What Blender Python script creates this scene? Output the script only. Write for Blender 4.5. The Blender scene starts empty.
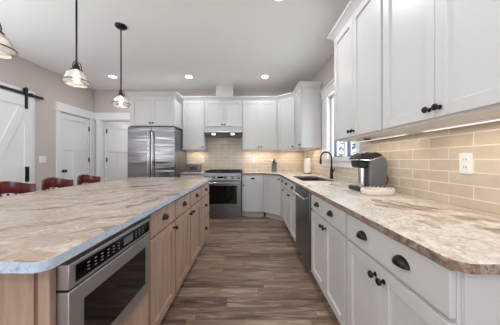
import bpy, bmesh, math, random
from mathutils import Vector, Matrix
random.seed(7)
S = bpy.context.scene
C = S.collection
PI = math.pi
HP = PI / 2

# ------------------------------------------------------------------ camera
CAMZ = 1.191
cd = bpy.data.cameras.new('camera')
cam = bpy.data.objects.new('camera', cd); C.objects.link(cam)
cam.location = (0, 0, CAMZ); cam.rotation_euler = (HP, 0, 0)
cd.sensor_width = 36; cd.lens = 36 * 205 / 500
cd.shift_x = -0.0006; cd.shift_y = -0.0062
cd.clip_start = 0.02
S.camera = cam
# ------------------------------------------------------------------ world, daylight, exposure
w = bpy.data.worlds.new('sky'); S.world = w; w.use_nodes = True
nt = w.node_tree
bg = nt.nodes['Background']
sky = nt.nodes.new('ShaderNodeTexSky'); sky.sky_type = 'NISHITA'
sky.sun_disc = False; sky.sun_elevation = math.radians(48); sky.sun_rotation = math.radians(250)
nt.links.new(sky.outputs[0], bg.inputs[0]); bg.inputs[1].default_value = 0.7

def area(name, loc, rot, sx, sy, power, col, spread=PI):
    l = bpy.data.lights.new(name, 'AREA'); l.shape = 'RECTANGLE'; l.size = sx; l.size_y = sy
    l.energy = power; l.color = col; l.spread = spread
    o = bpy.data.objects.new(name, l); C.objects.link(o); o.location = loc; o.rotation_euler = rot
    return o
# daylight through the patio window behind the camera, tilted up to brighten the ceiling
area('daylight_rear', (-0.4, -2.93, 1.25), (HP+.75, 0, 0), 3.6, 2.1, 84, (0.80, 0.90, 1.0))
area('ceiling_fill_left', (-3.52, 0.4, 1.45), (HP+1.25, 0, -HP), 2.6, 1.5, 76, (0.88, 0.94, 1.0))  # added dining-side fill, aimed up to brighten the ceiling
area('daylight_sink', (1.52, 2.85, 1.72), (HP, 0, HP), .85, 0.95, 14, (0.95, 0.98, 1.0))
area('pantry_light', (-2.7, 5.9, 2.45), (0, 0, 0), 0.8, 0.8, 10, (1.0, 0.98, 0.95))  # unseen lamp added to light the pantry from above
S.view_settings.view_transform = 'Standard'
S.view_settings.look = 'None'
S.view_settings.gamma = 1
S.view_settings.exposure = 0.25
S.cycles.use_denoising = True
S.cycles.max_bounces = 10; S.cycles.diffuse_bounces = 6; S.cycles.glossy_bounces = 5
S.cycles.transmission_bounces = 8; S.cycles.sample_clamp_indirect = 6
S.cycles.caustics_reflective = False; S.cycles.caustics_refractive = False

# ------------------------------------------------------------------ materials
def srgb(r, g, b):
    f = lambda c: (c/255/12.92) if c/255 <= .04045 else ((c/255+.055)/1.055)**2.4
    return (f(r), f(g), f(b), 1)
def mat(name, col, rough=.5, metal=0.0, **kw):
    m = bpy.data.materials.new(name); m.use_nodes = True
    b = m.node_tree.nodes['Principled BSDF']
    b.inputs['Base Color'].default_value = col
    b.inputs['Roughness'].default_value = rough; b.inputs['Metallic'].default_value = metal
    for k, v in kw.items(): b.inputs[k.replace('_', ' ')].default_value = v
    return m
def N(m, t, **kw):
    n = m.node_tree.nodes.new(t)
    for k, v in kw.items(): setattr(n, k, v)
    return n
def L(m, a, b): m.node_tree.links.new(a, b)
def bsdf(m): return m.node_tree.nodes['Principled BSDF']
def pos(m, order='XYZ', scale=(1, 1, 1)):
    g = N(m, 'ShaderNodeTexCoord'); s = N(m, 'ShaderNodeSeparateXYZ'); c = N(m, 'ShaderNodeCombineXYZ')
    L(m, g.outputs['Object'], s.inputs[0])
    for i, a in enumerate(order):
        if a in 'XYZ':
            if scale[i] == 1: L(m, s.outputs[a], c.inputs[i])
            else:
                k = N(m, 'ShaderNodeMath', operation='MULTIPLY'); k.inputs[1].default_value = scale[i]
                L(m, s.outputs[a], k.inputs[0]); L(m, k.outputs[0], c.inputs[i])
    return c.outputs[0]
def ramp(m, fac, stops):
    r = N(m, 'ShaderNodeValToRGB'); e = r.color_ramp.elements
    while len(e) < len(stops): e.new(.5)
    for x, (p, c) in zip(e, stops): x.position = p; x.color = c
    L(m, fac, r.inputs[0]); return r.outputs[0]
def noise(m, vec, scale, detail=4, rough=.55, dist=0):
    n = N(m, 'ShaderNodeTexNoise'); n.inputs['Scale'].default_value = scale; n.inputs['Detail'].default_value = detail
    n.inputs['Roughness'].default_value = rough; n.inputs['Distortion'].default_value = dist
    if vec is not None: L(m, vec, n.inputs['Vector'])
    return n
def bump(m, h, strength, dist=.01):
    b = N(m, 'ShaderNodeBump'); b.inputs['Strength'].default_value = strength; b.inputs['Distance'].default_value = dist
    L(m, h, b.inputs['Height']); L(m, b.outputs[0], bsdf(m).inputs['Normal'])
def mix(m, fac, a, b, mode='MIX'):
    x = N(m, 'ShaderNodeMix', data_type='RGBA', blend_type=mode)
    if isinstance(fac, (int, float)): x.inputs['Factor'].default_value = fac
    else: L(m, fac, x.inputs['Factor'])
    for v, i in ((a, 6), (b, 7)):
        if isinstance(v, tuple): x.inputs[i].default_value = v
        else: L(m, v, x.inputs[i])
    return x.outputs[2]

def paint(name, col, rough, bs=.02):
    m = mat(name, col, rough)
    bump(m, noise(m, pos(m), 180, 3).outputs[0], bs, .002); return m
M = {}
M['white'] = paint('cabinet_white_paint', srgb(211, 210, 208), .38)
M['trim'] = paint('trim_white_paint', srgb(240, 240, 241), .4)
M['wall'] = paint('greige_wall_paint', srgb(204, 195, 191), .75, .08)
M['ceil'] = paint('ceiling_paint', srgb(244, 244, 243), .85, .1)
M['bronze'] = mat('oil_rubbed_bronze', srgb(52, 44, 41), .3, .75)
M['black'] = mat('black_plastic', srgb(30, 30, 32), .32)
M['blackiron'] = mat('black_iron', srgb(28, 28, 29), .5, .3)
M['dkglass'] = mat('black_glass', srgb(10, 10, 11), .06)
M['chrome'] = mat('bright_steel', srgb(205, 205, 207), .18, 1)
M['plate'] = mat('white_plastic', srgb(240, 239, 236), .35)
M['slot'] = mat('dark_slot', srgb(60, 58, 56), .5)
M['grey'] = mat('grey_painted_steel', srgb(120, 122, 126), .4, .5)
M['dgrey'] = mat('charcoal_plastic', srgb(104, 106, 110), .3)
M['label'] = mat('pale_print', srgb(150, 150, 150), .5)
M['paper'] = paint('paper_towel', srgb(238, 236, 232), .9, .3)
M['tin'] = mat('cream_ceramic', srgb(226, 216, 206), .5)
M['leafA'] = mat('leaf_green', srgb(96, 140, 92), .6)
M['leafB'] = mat('leaf_dark_green', srgb(58, 98, 82), .6)
M['bark'] = mat('bark', srgb(92, 76, 62), .9)
M['lawn'] = mat('lawn', srgb(100, 128, 70), .95)
M['navy'] = mat('navy_sash', srgb(30, 52, 84), .4)
def pane_mat():
    m = bpy.data.materials.new('window_glass'); m.use_nodes = True; t = m.node_tree
    t.nodes.remove(t.nodes['Principled BSDF'])
    a = t.nodes.new('ShaderNodeBsdfTransparent'); g = t.nodes.new('ShaderNodeBsdfGlossy'); g.inputs['Roughness'].default_value = .02
    x = t.nodes.new('ShaderNodeMixShader'); x.inputs[0].default_value = .07
    t.links.new(a.outputs[0], x.inputs[1]); t.links.new(g.outputs[0], x.inputs[2]); t.links.new(x.outputs[0], t.nodes['Material Output'].inputs[0])
    return m
M['glass'] = pane_mat()

def steel(name, order, col=(176, 177, 179), rough=.26, wav=.0):
    m = mat(name, srgb(*col), rough, 1.0)
    v = pos(m, order, (2.0, 160, 2.0))
    n = noise(m, v, 4, 3)
    r = N(m, 'ShaderNodeMapRange'); r.inputs[3].default_value = rough - .03; r.inputs[4].default_value = rough + .05
    L(m, n.outputs[0], r.inputs[0]); L(m, r.outputs[0], bsdf(m).inputs['Roughness'])
    if wav:
        n2 = noise(m, pos(m, 'XYZ', (.35, .35, 3.4)), 2.2, 2)
        bump(m, n2.outputs[0], wav, .05)
    return m
M['steel'] = steel('brushed_stainless', 'XZY', (134, 135, 137), .3)
M['steelM'] = steel('microwave_stainless', 'XZY', (190, 190, 191), .42)
M['slate'] = steel('dark_stainless', 'XZY', (128, 134, 139), .3)
M['steelF'] = steel('fridge_stainless', 'XZY', (142, 143, 146), .2, .34)

def granite(name, ang, shift, warm):
    m = mat(name, (.6, .5, .4, 1), .27); bsdf(m).inputs['Specular IOR Level'].default_value = .35
    tc = N(m, 'ShaderNodeTexCoord'); mp = N(m, 'ShaderNodeMapping')
    mp.inputs['Rotation'].default_value = (0, 0, ang); mp.inputs['Location'].default_value = shift
    L(m, tc.outputs['Object'], mp.inputs[0])
    big = noise(m, mp.outputs[0], 1.6, 5, .55)
    off = N(m, 'ShaderNodeVectorMath', operation='MULTIPLY_ADD')
    L(m, big.outputs['Color'], off.inputs[0]); off.inputs[1].default_value = (.85, .85, .85); L(m, mp.outputs[0], off.inputs[2])
    st = N(m, 'ShaderNodeVectorMath', operation='MULTIPLY'); st.inputs[1].default_value = (1.0, 4.2, 2.0)
    L(m, off.outputs[0], st.inputs[0])
    n1 = noise(m, st.outputs[0], 1.5, 9, .56, .7)
    n2 = noise(m, st.outputs[0], 3.6, 10, .72, .9)
    n3 = noise(m, mp.outputs[0], 60, 6, .7)
    if warm:
        base = ramp(m, n1.outputs[0], [(.34, srgb(112, 90, 76)), (.42, srgb(154, 134, 118)), (.48, srgb(176, 165, 154)), (.53, srgb(172, 150, 130)), (.58, srgb(180, 171, 162)), (.66, srgb(138, 117, 102))])
        vein = srgb(128, 92, 72); pale = srgb(216, 204, 190)
    else:
        base = ramp(m, n1.outputs[0], [(.32, srgb(142, 120, 104)), (.39, srgb(196, 179, 162)), (.46, srgb(232, 226, 218)), (.53, srgb(212, 199, 185)), (.58, srgb(236, 231, 225)), (.68, srgb(176, 158, 142))])
        vein = srgb(118, 92, 76); pale = srgb(238, 233, 227)
    f2 = ramp(m, n2.outputs[0], [(.0, (0, 0, 0, 1)), (.54, (0, 0, 0, 1)), (.64, (.75, .75, .75, 1)), (.74, (.1, .1, .1, 1))])
    c = mix(m, f2, base, pale)
    f3 = ramp(m, n2.outputs[0], [(.30, (.9, .9, .9, 1)), (.40, (.15, .15, .15, 1)), (.45, (0, 0, 0, 1))])
    c = mix(m, f3, c, vein)
    f4 = ramp(m, n3.outputs[0], [(.36, (.45, .45, .45, 1)), (.5, (0, 0, 0, 1))])
    c = mix(m, f4, c, srgb(120, 104, 94))
    L(m, c, bsdf(m).inputs['Base Color'])
    return m
M['graniteI'] = granite('island_granite', math.radians(-40), (3.1, .4, 0), True)
M['graniteR'] = granite('perimeter_granite', math.radians(-104), (.3, 1.7, 0), False)
def rough_edge(name, stops):
    m = mat(name, (.5, .4, .3, 1), .4)
    n = noise(m, pos(m), 34, 6, .7, .6)
    L(m, ramp(m, n.outputs[0], stops), bsdf(m).inputs['Base Color'])
    bump(m, n.outputs[0], .5, .006); return m
M['edgeR'] = rough_edge('chiseled_granite_edge', [(.3, srgb(84, 66, 54)), (.48, srgb(136, 112, 94)), (.62, srgb(176, 164, 152)), (.7, srgb(104, 84, 70))])
M['edgeI'] = rough_edge('daylight_tinted_granite_edge', [(.34, srgb(150, 176, 200)), (.46, srgb(192, 212, 232)), (.56, srgb(206, 220, 234)), (.68, srgb(164, 178, 192))])  # bluish daylight cast painted into the island slab's edge colour
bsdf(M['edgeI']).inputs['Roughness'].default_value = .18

def tiles(name, order, c1, c2):
    m = mat(name, (.5, .4, .3, 1), .12)
    v = pos(m, order)
    b = N(m, 'ShaderNodeTexBrick'); L(m, v, b.inputs['Vector'])
    b.inputs['Scale'].default_value = 1; b.inputs['Brick Width'].default_value = .285; b.inputs['Row Height'].default_value = .0745
    b.inputs['Mortar Size'].default_value = .0036; b.inputs['Mortar Smooth'].default_value = .15
    b.inputs['Color1'].default_value = srgb(*c1); b.inputs['Color2'].default_value = srgb(*c2); b.inputs['Mortar'].default_value = srgb(240, 233, 223)
    n = noise(m, v, 14, 4)
    c = mix(m, .22, b.outputs[0], ramp(m, n.outputs[0], [(.3, srgb(180, 166, 148)), (.7, srgb(232, 221, 205))]))
    c = mix(m, b.outputs['Fac'], c, srgb(240, 233, 223))
    L(m, c, bsdf(m).inputs['Base Color'])
    n2 = noise(m, v, 20, 2)
    inv = N(m, 'ShaderNodeMath', operation='MULTIPLY_ADD'); inv.inputs[1].default_value = -.8
    L(m, b.outputs['Fac'], inv.inputs[0]); L(m, n2.outputs[0], inv.inputs[2])
    bump(m, inv.outputs[0], .7, .007)
    return m
M['tileR'] = tiles('glazed_tile_side', 'YZ0', (218, 203, 184), (203, 187, 168))
M['tileB'] = tiles('glazed_tile_rear', 'XZ0', (218, 203, 184), (203, 187, 168))

def floor_mat():
    m = mat('wood_plank_floor', (.2, .15, .1, 1), .42)
    p = pos(m); sp = N(m, 'ShaderNodeSeparateXYZ'); L(m, p, sp.inputs[0])
    q1 = N(m, 'ShaderNodeMath', operation='DIVIDE'); L(m, sp.outputs['Y'], q1.inputs[0]); q1.inputs[1].default_value = .127
    q2 = N(m, 'ShaderNodeMath', operation='FLOOR'); L(m, q1.outputs[0], q2.inputs[0])
    wn = N(m, 'ShaderNodeTexWhiteNoise', noise_dimensions='1D'); L(m, q2.outputs[0], wn.inputs['W'])
    q3 = N(m, 'ShaderNodeMath', operation='MULTIPLY_ADD'); L(m, wn.outputs['Value'], q3.inputs[0]); q3.inputs[1].default_value = 3.7; L(m, sp.outputs['X'], q3.inputs[2])
    cb = N(m, 'ShaderNodeCombineXYZ'); L(m, q3.outputs[0], cb.inputs[0]); L(m, sp.outputs['Y'], cb.inputs[1])
    v = cb.outputs[0]
    b = N(m, 'ShaderNodeTexBrick'); L(m, v, b.inputs['Vector'])
    b.offset = 0.0; b.squash = 1.0; b.inputs['Scale'].default_value = 1; b.inputs['Brick Width'].default_value = .92; b.inputs['Row Height'].default_value = .127
    b.inputs['Mortar Size'].default_value = .0012; b.inputs['Mortar'].default_value = srgb(70, 54, 46)
    b.inputs['Color1'].default_value = (0, 0, 0, 1); b.inputs['Color2'].default_value = (1, 1, 1, 1); b.inputs['Bias'].default_value = 0
    off = N(m, 'ShaderNodeVectorMath', operation='MULTIPLY_ADD'); L(m, b.outputs[0], off.inputs[0]); off.inputs[1].default_value = (3, 3, 3); L(m, v, off.inputs[2])
    st = N(m, 'ShaderNodeVectorMath', operation='MULTIPLY'); st.inputs[1].default_value = (1.3, 11, 1); L(m, off.outputs[0], st.inputs[0])
    n = noise(m, st.outputs[0], 1.9, 9, .66, .8)
    col = ramp(m, n.outputs[0], [(.36, srgb(54, 41, 35)), (.44, srgb(102, 81, 69)), (.52, srgb(136, 113, 98)), (.62, srgb(192, 171, 154))])
    tone = ramp(m, b.outputs[0], [(0, srgb(92, 73, 62)), (.5, srgb(138, 114, 98)), (1, srgb(186, 162, 143))])
    c = mix(m, .46, col, tone)
    c2 = mix(m, b.outputs['Fac'], c, srgb(74, 58, 50))
    L(m, c2, bsdf(m).inputs['Base Color'])
    bump(m, n.outputs[0], .12, .004)
    return m
M['floor'] = floor_mat()
def wood(name, a, b, c, order, rough=.45):
    m = mat(name, (.4, .3, .2, 1), rough)
    n = noise(m, pos(m, order, (1, 1, .09)), 26, 6, .6, .5)
    n0 = noise(m, pos(m, order, (1, 1, .4)), 3.5, 3)
    k = mix(m, .35, n.outputs[0], n0.outputs[0])
    L(m, ramp(m, k, [(.3, srgb(*a)), (.5, srgb(*b)), (.7, srgb(*c))]), bsdf(m).inputs['Base Color'])
    return m
M['alder'] = wood('stained_island_wood', (150, 125, 109), (177, 150, 132), (196, 171, 152), 'XYZ')
M['alderD'] = wood('stained_island_wood_dark', (116, 92, 78), (138, 112, 96), (150, 124, 106), 'XYZ')
M['mahog'] = wood('mahogany', (70, 22, 21), (96, 33, 30), (116, 46, 40), 'XYZ', .22)

def emis(name, col, s):
    m = mat(name, col, .5); b = bsdf(m)
    b.inputs['Emission Color'].default_value = col; b.inputs['Emission Strength'].default_value = s; return m
M['hoodlens'] = emis('hood_lamp_lens', (1, .9, .74, 1), 2.2)
M['lens'] = emis('lamp_lens', (1, .96, .9, 1), 9)
M['bulb'] = emis('bulb', (1, .9, .76, 1), 22)
M['led'] = emis('led_bar', (1, .95, .88, 1), .7)
def ribbed_glass():
    m = bpy.data.materials.new('prismatic_glass'); m.use_nodes = True
    b = bsdf(m); b.inputs['Base Color'].default_value = (.98, .965, .93, 1)
    b.inputs['Roughness'].default_value = .25; b.inputs['Transmission Weight'].default_value = .7; b.inputs['IOR'].default_value = 1.3
    b.inputs['Subsurface Weight'].default_value = 0
    return m
M['ribglass'] = ribbed_glass()

# ------------------------------------------------------------------ mesh helpers
class MB:
    def __init__(s): s.v = []; s.f = []; s.mi = []; s.cm = 0
    def add(s, vs, fs):
        n = len(s.v); s.v += [tuple(p) for p in vs]; s.f += [tuple(i+n for i in f) for f in fs]; s.mi += [s.cm]*len(fs); return s
    def box(s, x0, x1, y0, y1, z0, z1):
        x0, x1 = sorted((x0, x1)); y0, y1 = sorted((y0, y1)); z0, z1 = sorted((z0, z1))
        return s.add([(x0,y0,z0),(x1,y0,z0),(x1,y1,z0),(x0,y1,z0),(x0,y0,z1),(x1,y0,z1),(x1,y1,z1),(x0,y1,z1)],
              [(0,3,2,1),(4,5,6,7),(0,1,5,4),(1,2,6,5),(2,3,7,6),(3,0,4,7)])
    def prism(s, poly, z0, z1):
        n = len(poly)
        return s.add([(x,y,z0) for x,y in poly]+[(x,y,z1) for x,y in poly],
              [tuple(range(n))[::-1], tuple(range(n,2*n))]+[(i,(i+1)%n,n+(i+1)%n,n+i) for i in range(n)])
    def prism_axis(s, poly, a0, a1, axis):          # poly in the two other axes, in order (x,z)->axis y, (y,z)->axis x
        n = len(poly)
        mk = (lambda p, a: (p[0], a, p[1])) if axis == 'y' else (lambda p, a: (a, p[0], p[1]))
        return s.add([mk(p,a0) for p in poly]+[mk(p,a1) for p in poly],
              [tuple(range(n))[::-1], tuple(range(n,2*n))]+[(i,(i+1)%n,n+(i+1)%n,n+i) for i in range(n)])
    def lathe(s, prof, o=(0,0,0), axis='z', seg=24, rib=0, ribn=0, caps=True):
        vs = []; fs = []; n = len(prof)
        for r, h in prof:
            for k in range(seg):
                a = 2*PI*k/seg; rr = r*(1+(rib if (ribn and k % 2) else 0))
                p = (rr*math.cos(a), rr*math.sin(a), h)
                if axis == 'y': p = (p[0], p[2], p[1])
                elif axis == 'x': p = (p[2], p[0], p[1])
                vs.append((p[0]+o[0], p[1]+o[1], p[2]+o[2]))
        for i in range(n-1):
            for k in range(seg):
                fs.append((i*seg+k, i*seg+(k+1)%seg, (i+1)*seg+(k+1)%seg, (i+1)*seg+k))
        if caps: fs.append(tuple(range(seg))[::-1]); fs.append(tuple((n-1)*seg+k for k in range(seg)))
        return s.add(vs, fs)
    def tube(s, pts, r, seg=10, radii=None):
        pts = [Vector(p) for p in pts]; vs = []; fs = []; n = len(pts); up = None
        for i, p in enumerate(pts):
            t = (pts[min(i+1,n-1)]-pts[max(i-1,0)]).normalized()
            if up is None:
                up = Vector((0,0,1)) if abs(t.z) < .9 else Vector((1,0,0))
            a = t.cross(up)
            if a.length < 1e-4: a = t.cross(Vector((0,1,0)))
            a.normalize(); b = a.cross(t).normalized(); up = b
            rr = radii[i] if radii else r
            for k in range(seg):
                q = p + a*rr*math.cos(2*PI*k/seg) + b*rr*math.sin(2*PI*k/seg); vs.append(q)
        for i in range(n-1):
            for k in range(seg): fs.append((i*seg+k, i*seg+(k+1)%seg, (i+1)*seg+(k+1)%seg, (i+1)*seg+k))
        fs.append(tuple(range(seg))[::-1]); fs.append(tuple((n-1)*seg+k for k in range(seg)))
        return s.add(vs, fs)
    def sweep(s, path, prof):                       # path xy, outward = right-hand side of travel; prof (out,z)
        P = [Vector(p) for p in path]; n = len(P); rows = []
        def nrm(a, b):
            d = (b-a).normalized(); return Vector((d.y, -d.x))
        for i in range(n):
            if i == 0: m = nrm(P[0], P[1])
            elif i == n-1: m = nrm(P[-2], P[-1])
            else:
                a, b = nrm(P[i-1], P[i]), nrm(P[i], P[i+1]); m = (a+b)/(1+a.dot(b))
            rows.append([(P[i].x+m.x*o, P[i].y+m.y*o, z) for o, z in prof])
        k = len(prof); vs = [q for r in rows for q in r]; fs = []
        for i in range(n-1):
            for j in range(k): fs.append((i*k+j, i*k+(j+1)%k, (i+1)*k+(j+1)%k, (i+1)*k+j))
        fs.append(tuple(range(k))[::-1]); fs.append(tuple((n-1)*k+j for j in range(k)))
        return s.add(vs, fs)
    def build(s, name, m, parent=None, bevel=0, world=False, ang=35, seg=2):
        me = bpy.data.meshes.new(name); me.from_pydata(s.v, [], s.f)
        ms = m if isinstance(m, list) else [m]
        for q in ms: me.materials.append(q)
        for p, i in zip(me.polygons, s.mi): p.material_index = i
        bm = bmesh.new(); bm.from_mesh(me); bmesh.ops.recalc_face_normals(bm, faces=bm.faces)
        if world and parent is not None:
            R = Matrix.Translation(parent.location) @ Matrix.Rotation(parent.rotation_euler.z, 4, 'Z')
            bmesh.ops.transform(bm, matrix=R.inverted(), verts=bm.verts)
        bm.to_mesh(me); bm.free()
        me.shade_smooth(); me.set_sharp_from_angle(angle=math.radians(ang))
        o = bpy.data.objects.new(name, me); C.objects.link(o)
        if parent is not None: o.parent = parent
        if bevel:
            b = o.modifiers.new('bevel', 'BEVEL'); b.width = bevel; b.segments = seg; b.limit_method = 'ANGLE'; b.angle_limit = math.radians(40)
            b.harden_normals = False
        return o
def thing(name, label, cat, loc=(0,0,0), rz=0, group=None):
    o = bpy.data.objects.new(name, None); C.objects.link(o); o.empty_display_size = .1
    o.location = loc; o.rotation_euler = (0,0,rz); o['label'] = label; o['category'] = cat
    if group: o['group'] = group
    return o
def tag(o, label, cat, group=None):
    o['label'] = label; o['category'] = cat
    if group: o['group'] = group
    return o
def struct(o): o['kind'] = 'structure'; return o
def sroot(name, loc=(0,0,0), rz=0):
    o = bpy.data.objects.new(name, None); C.objects.link(o); o.location = loc; o.rotation_euler = (0,0,rz); o['kind'] = 'structure'; return o
def dup(root, loc, label, rz=None):
    def cp(o, par):
        c = o.copy(); C.objects.link(c)
        if par is not None: c.parent = par; c.matrix_parent_inverse = o.matrix_parent_inverse.copy()
        for ch in list(o.children): cp(ch, c)
        return c
    r = cp(root, None); r.location = loc; r['label'] = label
    if rz is not None: r.rotation_euler = (0,0,rz)
    return r

# ------------------------------------------------------------------ room shell
WX, WB, LX, CZ = 1.25, 4.75, -3.617, 2.80       # right wall, back wall, left wall, ceiling
RY = -3.0
struct(MB().box(-4.0, 1.5, -3.3, 7.4, -.12, 0).build('floor', M['floor']))
struct(MB().box(-4.0, 1.5, -3.3, 4.95, CZ, CZ+.12).build('ceiling', M['ceil']))
# left wall with a doorway
D1a, D1b, DT = 3.90, 4.62, 2.105
b = MB(); b.box(LX-.14, LX, -3.3, D1a, 0, CZ).box(LX-.14, LX, D1b, 4.95, 0, CZ).box(LX-.14, LX, D1a, D1b, DT, CZ)
struct(b.build('wall_left', M['wall']))
D2a, D2b = -3.455, -2.60
b = MB(); b.box(LX-.14, D2a, WB, WB+.14, 0, CZ).box(D2b, 1.5, WB, WB+.14, 0, CZ).box(D2a, D2b, WB, WB+.14, DT, CZ)
struct(b.build('wall_back', M['wall']))
W1a, W1b, WZ0, WZ1 = 2.40, 3.29, 1.195, 2.195
b = MB(); b.box(WX, WX+.16, -3.3, W1a, 0, CZ).box(WX, WX+.16, W1b, 4.95, 0, CZ).box(WX, WX+.16, W1a, W1b, 0, WZ0).box(WX, WX+.16, W1a, W1b, WZ1, CZ)
struct(b.build('wall_right', M['wall']))
struct(MB().box(-4, 1.5, RY-.2, RY, 0, CZ).build('wall_front', M['wall']))
# pantry beyond the open door
b = MB(); b.box(-3.75, -3.62, 4.89, 7.2, 0, 2.62).box(-1.9, -1.8, 4.89, 7.2, 0, 2.62).box(-3.75, -1.8, 7.1, 7.2, 0, 2.62).box(-3.75, -1.8, 4.89, 7.2, 2.6, 2.7)
struct(b.build('wall_pantry', M['trim']))
# backsplashes
b = MB(); b.box(WX-.008, WX, -.2, W1a-.1, .914, 1.40).box(WX-.008, WX, W1a-.1, W1b+.26, .914, 1.09).box(WX-.008, WX, W1b+.26, WB, .914, 1.40)
struct(b.build('trim_1', M['tileR']))
b = MB(); b.box(-1.47, WX-.008, WB-.008, WB, .914, 1.40).box(-.98, -.15, WB-.008, WB, 1.40, 1.80)
struct(b.build('trim_2', M['tileB']))
# window
wr = sroot('window_1', (WX, (W1a+W1b)/2, WZ0))
def win(y0, y1, z0, z1, t, x0, x1, name, m):
    b = MB(); b.box(x0, x1, y0, y0+t, z0, z1).box(x0, x1, y1-t, y1, z0, z1).box(x0, x1, y0+t, y1-t, z0, z0+t).box(x0, x1, y0+t, y1-t, z1-t, z1)
    return b.build(name, m, wr, world=True)
win(W1a, W1b, WZ0, WZ1, .035, WX+.05, WX+.15, 'window_frame', M['trim'])
mid = (W1a+W1b)/2
MB().box(WX+.055, WX+.14, mid-.035, mid+.035, WZ0+.035, WZ1-.035).build('mullion', M['trim'], wr, world=True)
for y0, y1 in ((W1a+.036, mid-.036), (mid+.036, W1b-.036)):
    win(y0, y1, WZ0+.036, WZ1-.036, .018, WX+.085, WX+.12, 'sash', M['navy'])
    MB().box(WX+.1, WX+.104, y0+.018, y1-.018, WZ0+.054, WZ1-.054).build('pane', M['glass'], wr, world=True)
# window casing, header, sill
b = MB()
b.box(WX-.02, WX, W1a-.085, W1a, WZ0-.02, WZ1).box(WX-.02, WX, W1b, W1b+.12, WZ0-.02, WZ1).box(WX-.012, WX, W1b+.12, W1b+.26, 1.092, WZ1)
b.box(WX-.026, WX, W1a-.1, W1b+.26, WZ1+.012, WZ1+.14)
b.box(WX-.035, WX, W1a-.108, W1b+.265, WZ1, WZ1+.014).box(WX-.05, WX, W1a-.125, W1b+.27, WZ1+.14, WZ1+.165)
b.box(WX-.045, WX+.06, W1a-.12, W1b+.135, WZ0-.028, WZ0).box(WX-.02, WX, W1a-.095, W1b+.12, WZ0-.11, WZ0-.028)
struct(b.build('trim_3', M['trim'], bevel=.003))
# doors ---------------------------------------------------------------
def craftsman_door(b, w, h, t=.04):
    """local: x along width, y thickness centred, z up. One top panel, two lower panels."""
    st = .11; f = .014
    b.box(0, w, -t/2+f, t/2-f, 0, h)
    for y0, y1 in ((-t/2, -t/2+f), (t/2-f, t/2)):
        b.box(0, st, y0, y1, 0, h).box(w-st, w, y0, y1, 0, h)
        for z0, z1 in ((0, .2), (1.375, 1.49), (h-.12, h)): b.box(st, w-st, y0, y1, z0, z1)
        b.box(w/2-.055, w/2+.055, y0, y1, .2, 1.375)
def add_hinges(root, x, zs, y):
    for z in zs:
        MB().box(x-.016, x+.016, y-.004, y+.004, z-.05, z+.05).lathe([(.008, -.055), (.008, .055)], (x, y, z), seg=10).build('hinge', M['black'], root)
def knob_part(root, x, z, y0, sgn, m):
    MB().lathe([(.028, 0), (.03, sgn*.006), (.013, sgn*.012), (.012, sgn*.035), (.026, sgn*.042), (.03, sgn*.055), (.022, sgn*.068), (.004, sgn*.07)], (x, y0, z), 'y', 16).build('door_knob', m, root)
d1 = sroot('door_1', (LX-.03, D1a, 0), HP)      # local x -> +Y, local -y -> +X (room side)
b = MB(); craftsman_door(b, D1b-D1a, DT-.005); b.build('door_panel', M['trim'], d1, bevel=.002)
knob_part(d1, .07, .965, -.02, -1, M['black'])
add_hinges(d1, D1b-D1a-.012, (.25, 1.18, 1.87), -.024)
b = MB()
b.box(LX, LX+.02, D1a-.09, D1a, 0, DT).box(LX, LX+.02, D1b, WB-.005, 0, DT)
b.box(LX, LX+.026, D1a-.095, WB-.003, DT+.014, DT+.165).box(LX, LX+.034, D1a-.115, WB-.003, DT, DT+.014)
struct(b.build('trim_4', M['trim'], bevel=.002))
d2 = sroot('door_2', (D2a+.03, WB+.1, 0), math.radians(80))
b = MB(); craftsman_door(b, .80, DT-.01); b.build('door_panel', M['trim'], d2, bevel=.002)
knob_part(d2, .73, .965, -.02, -1, M['black'])
add_hinges(d2, .004, (.25, 1.18, 1.86), -.03)
b = MB()
b.box(D2a-.10, D2a, WB-.02, WB, 0, DT).box(D2b, D2b+.09, WB-.02, WB, 0, DT)
b.box(LX+.03, D2b+.12, WB-.026, WB, DT+.014, DT+.165).box(LX+.036, D2b+.13, WB-.034, WB, DT, DT+.014)
struct(b.build('trim_5', M['trim'], bevel=.002))
b = MB(); b.box(D2a-.0, D2a+.018, WB, WB+.14, 0, DT).box(D2b-.018, D2b, WB, WB+.14, 0, DT).box(D2a, D2b, WB, WB+.14, DT-.018, DT)
struct(b.build('trim_6', M['trim']))
struct(MB().box(LX, LX+.016, -3, 2.2, 0, .13).build('baseboard_left', M['trim'], bevel=.003))
# recessed barn-door casing behind the sliding door
b = MB(); b.box(LX, LX+.018, 3.34, 3.43, 0, 2.19).box(LX, LX+.02, 1.6, 3.43, 2.19, 2.31)
struct(b.build('trim_7', M['trim']))
# rear patio window, behind the camera (daylight comes in here)
pw = sroot('window_2', (-.4, RY, .2))
b = MB()
for x in (-2.24, -.42, 1.38): b.box(x-.03, x+.05, RY, RY+.03, .15, 2.35)
b.box(-2.27, 1.43, RY, RY+.03, 2.3, 2.4).box(-2.27, 1.43, RY, RY+.03, .1, .2)
b.build('window_frame', M['trim'], pw, world=True)

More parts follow.
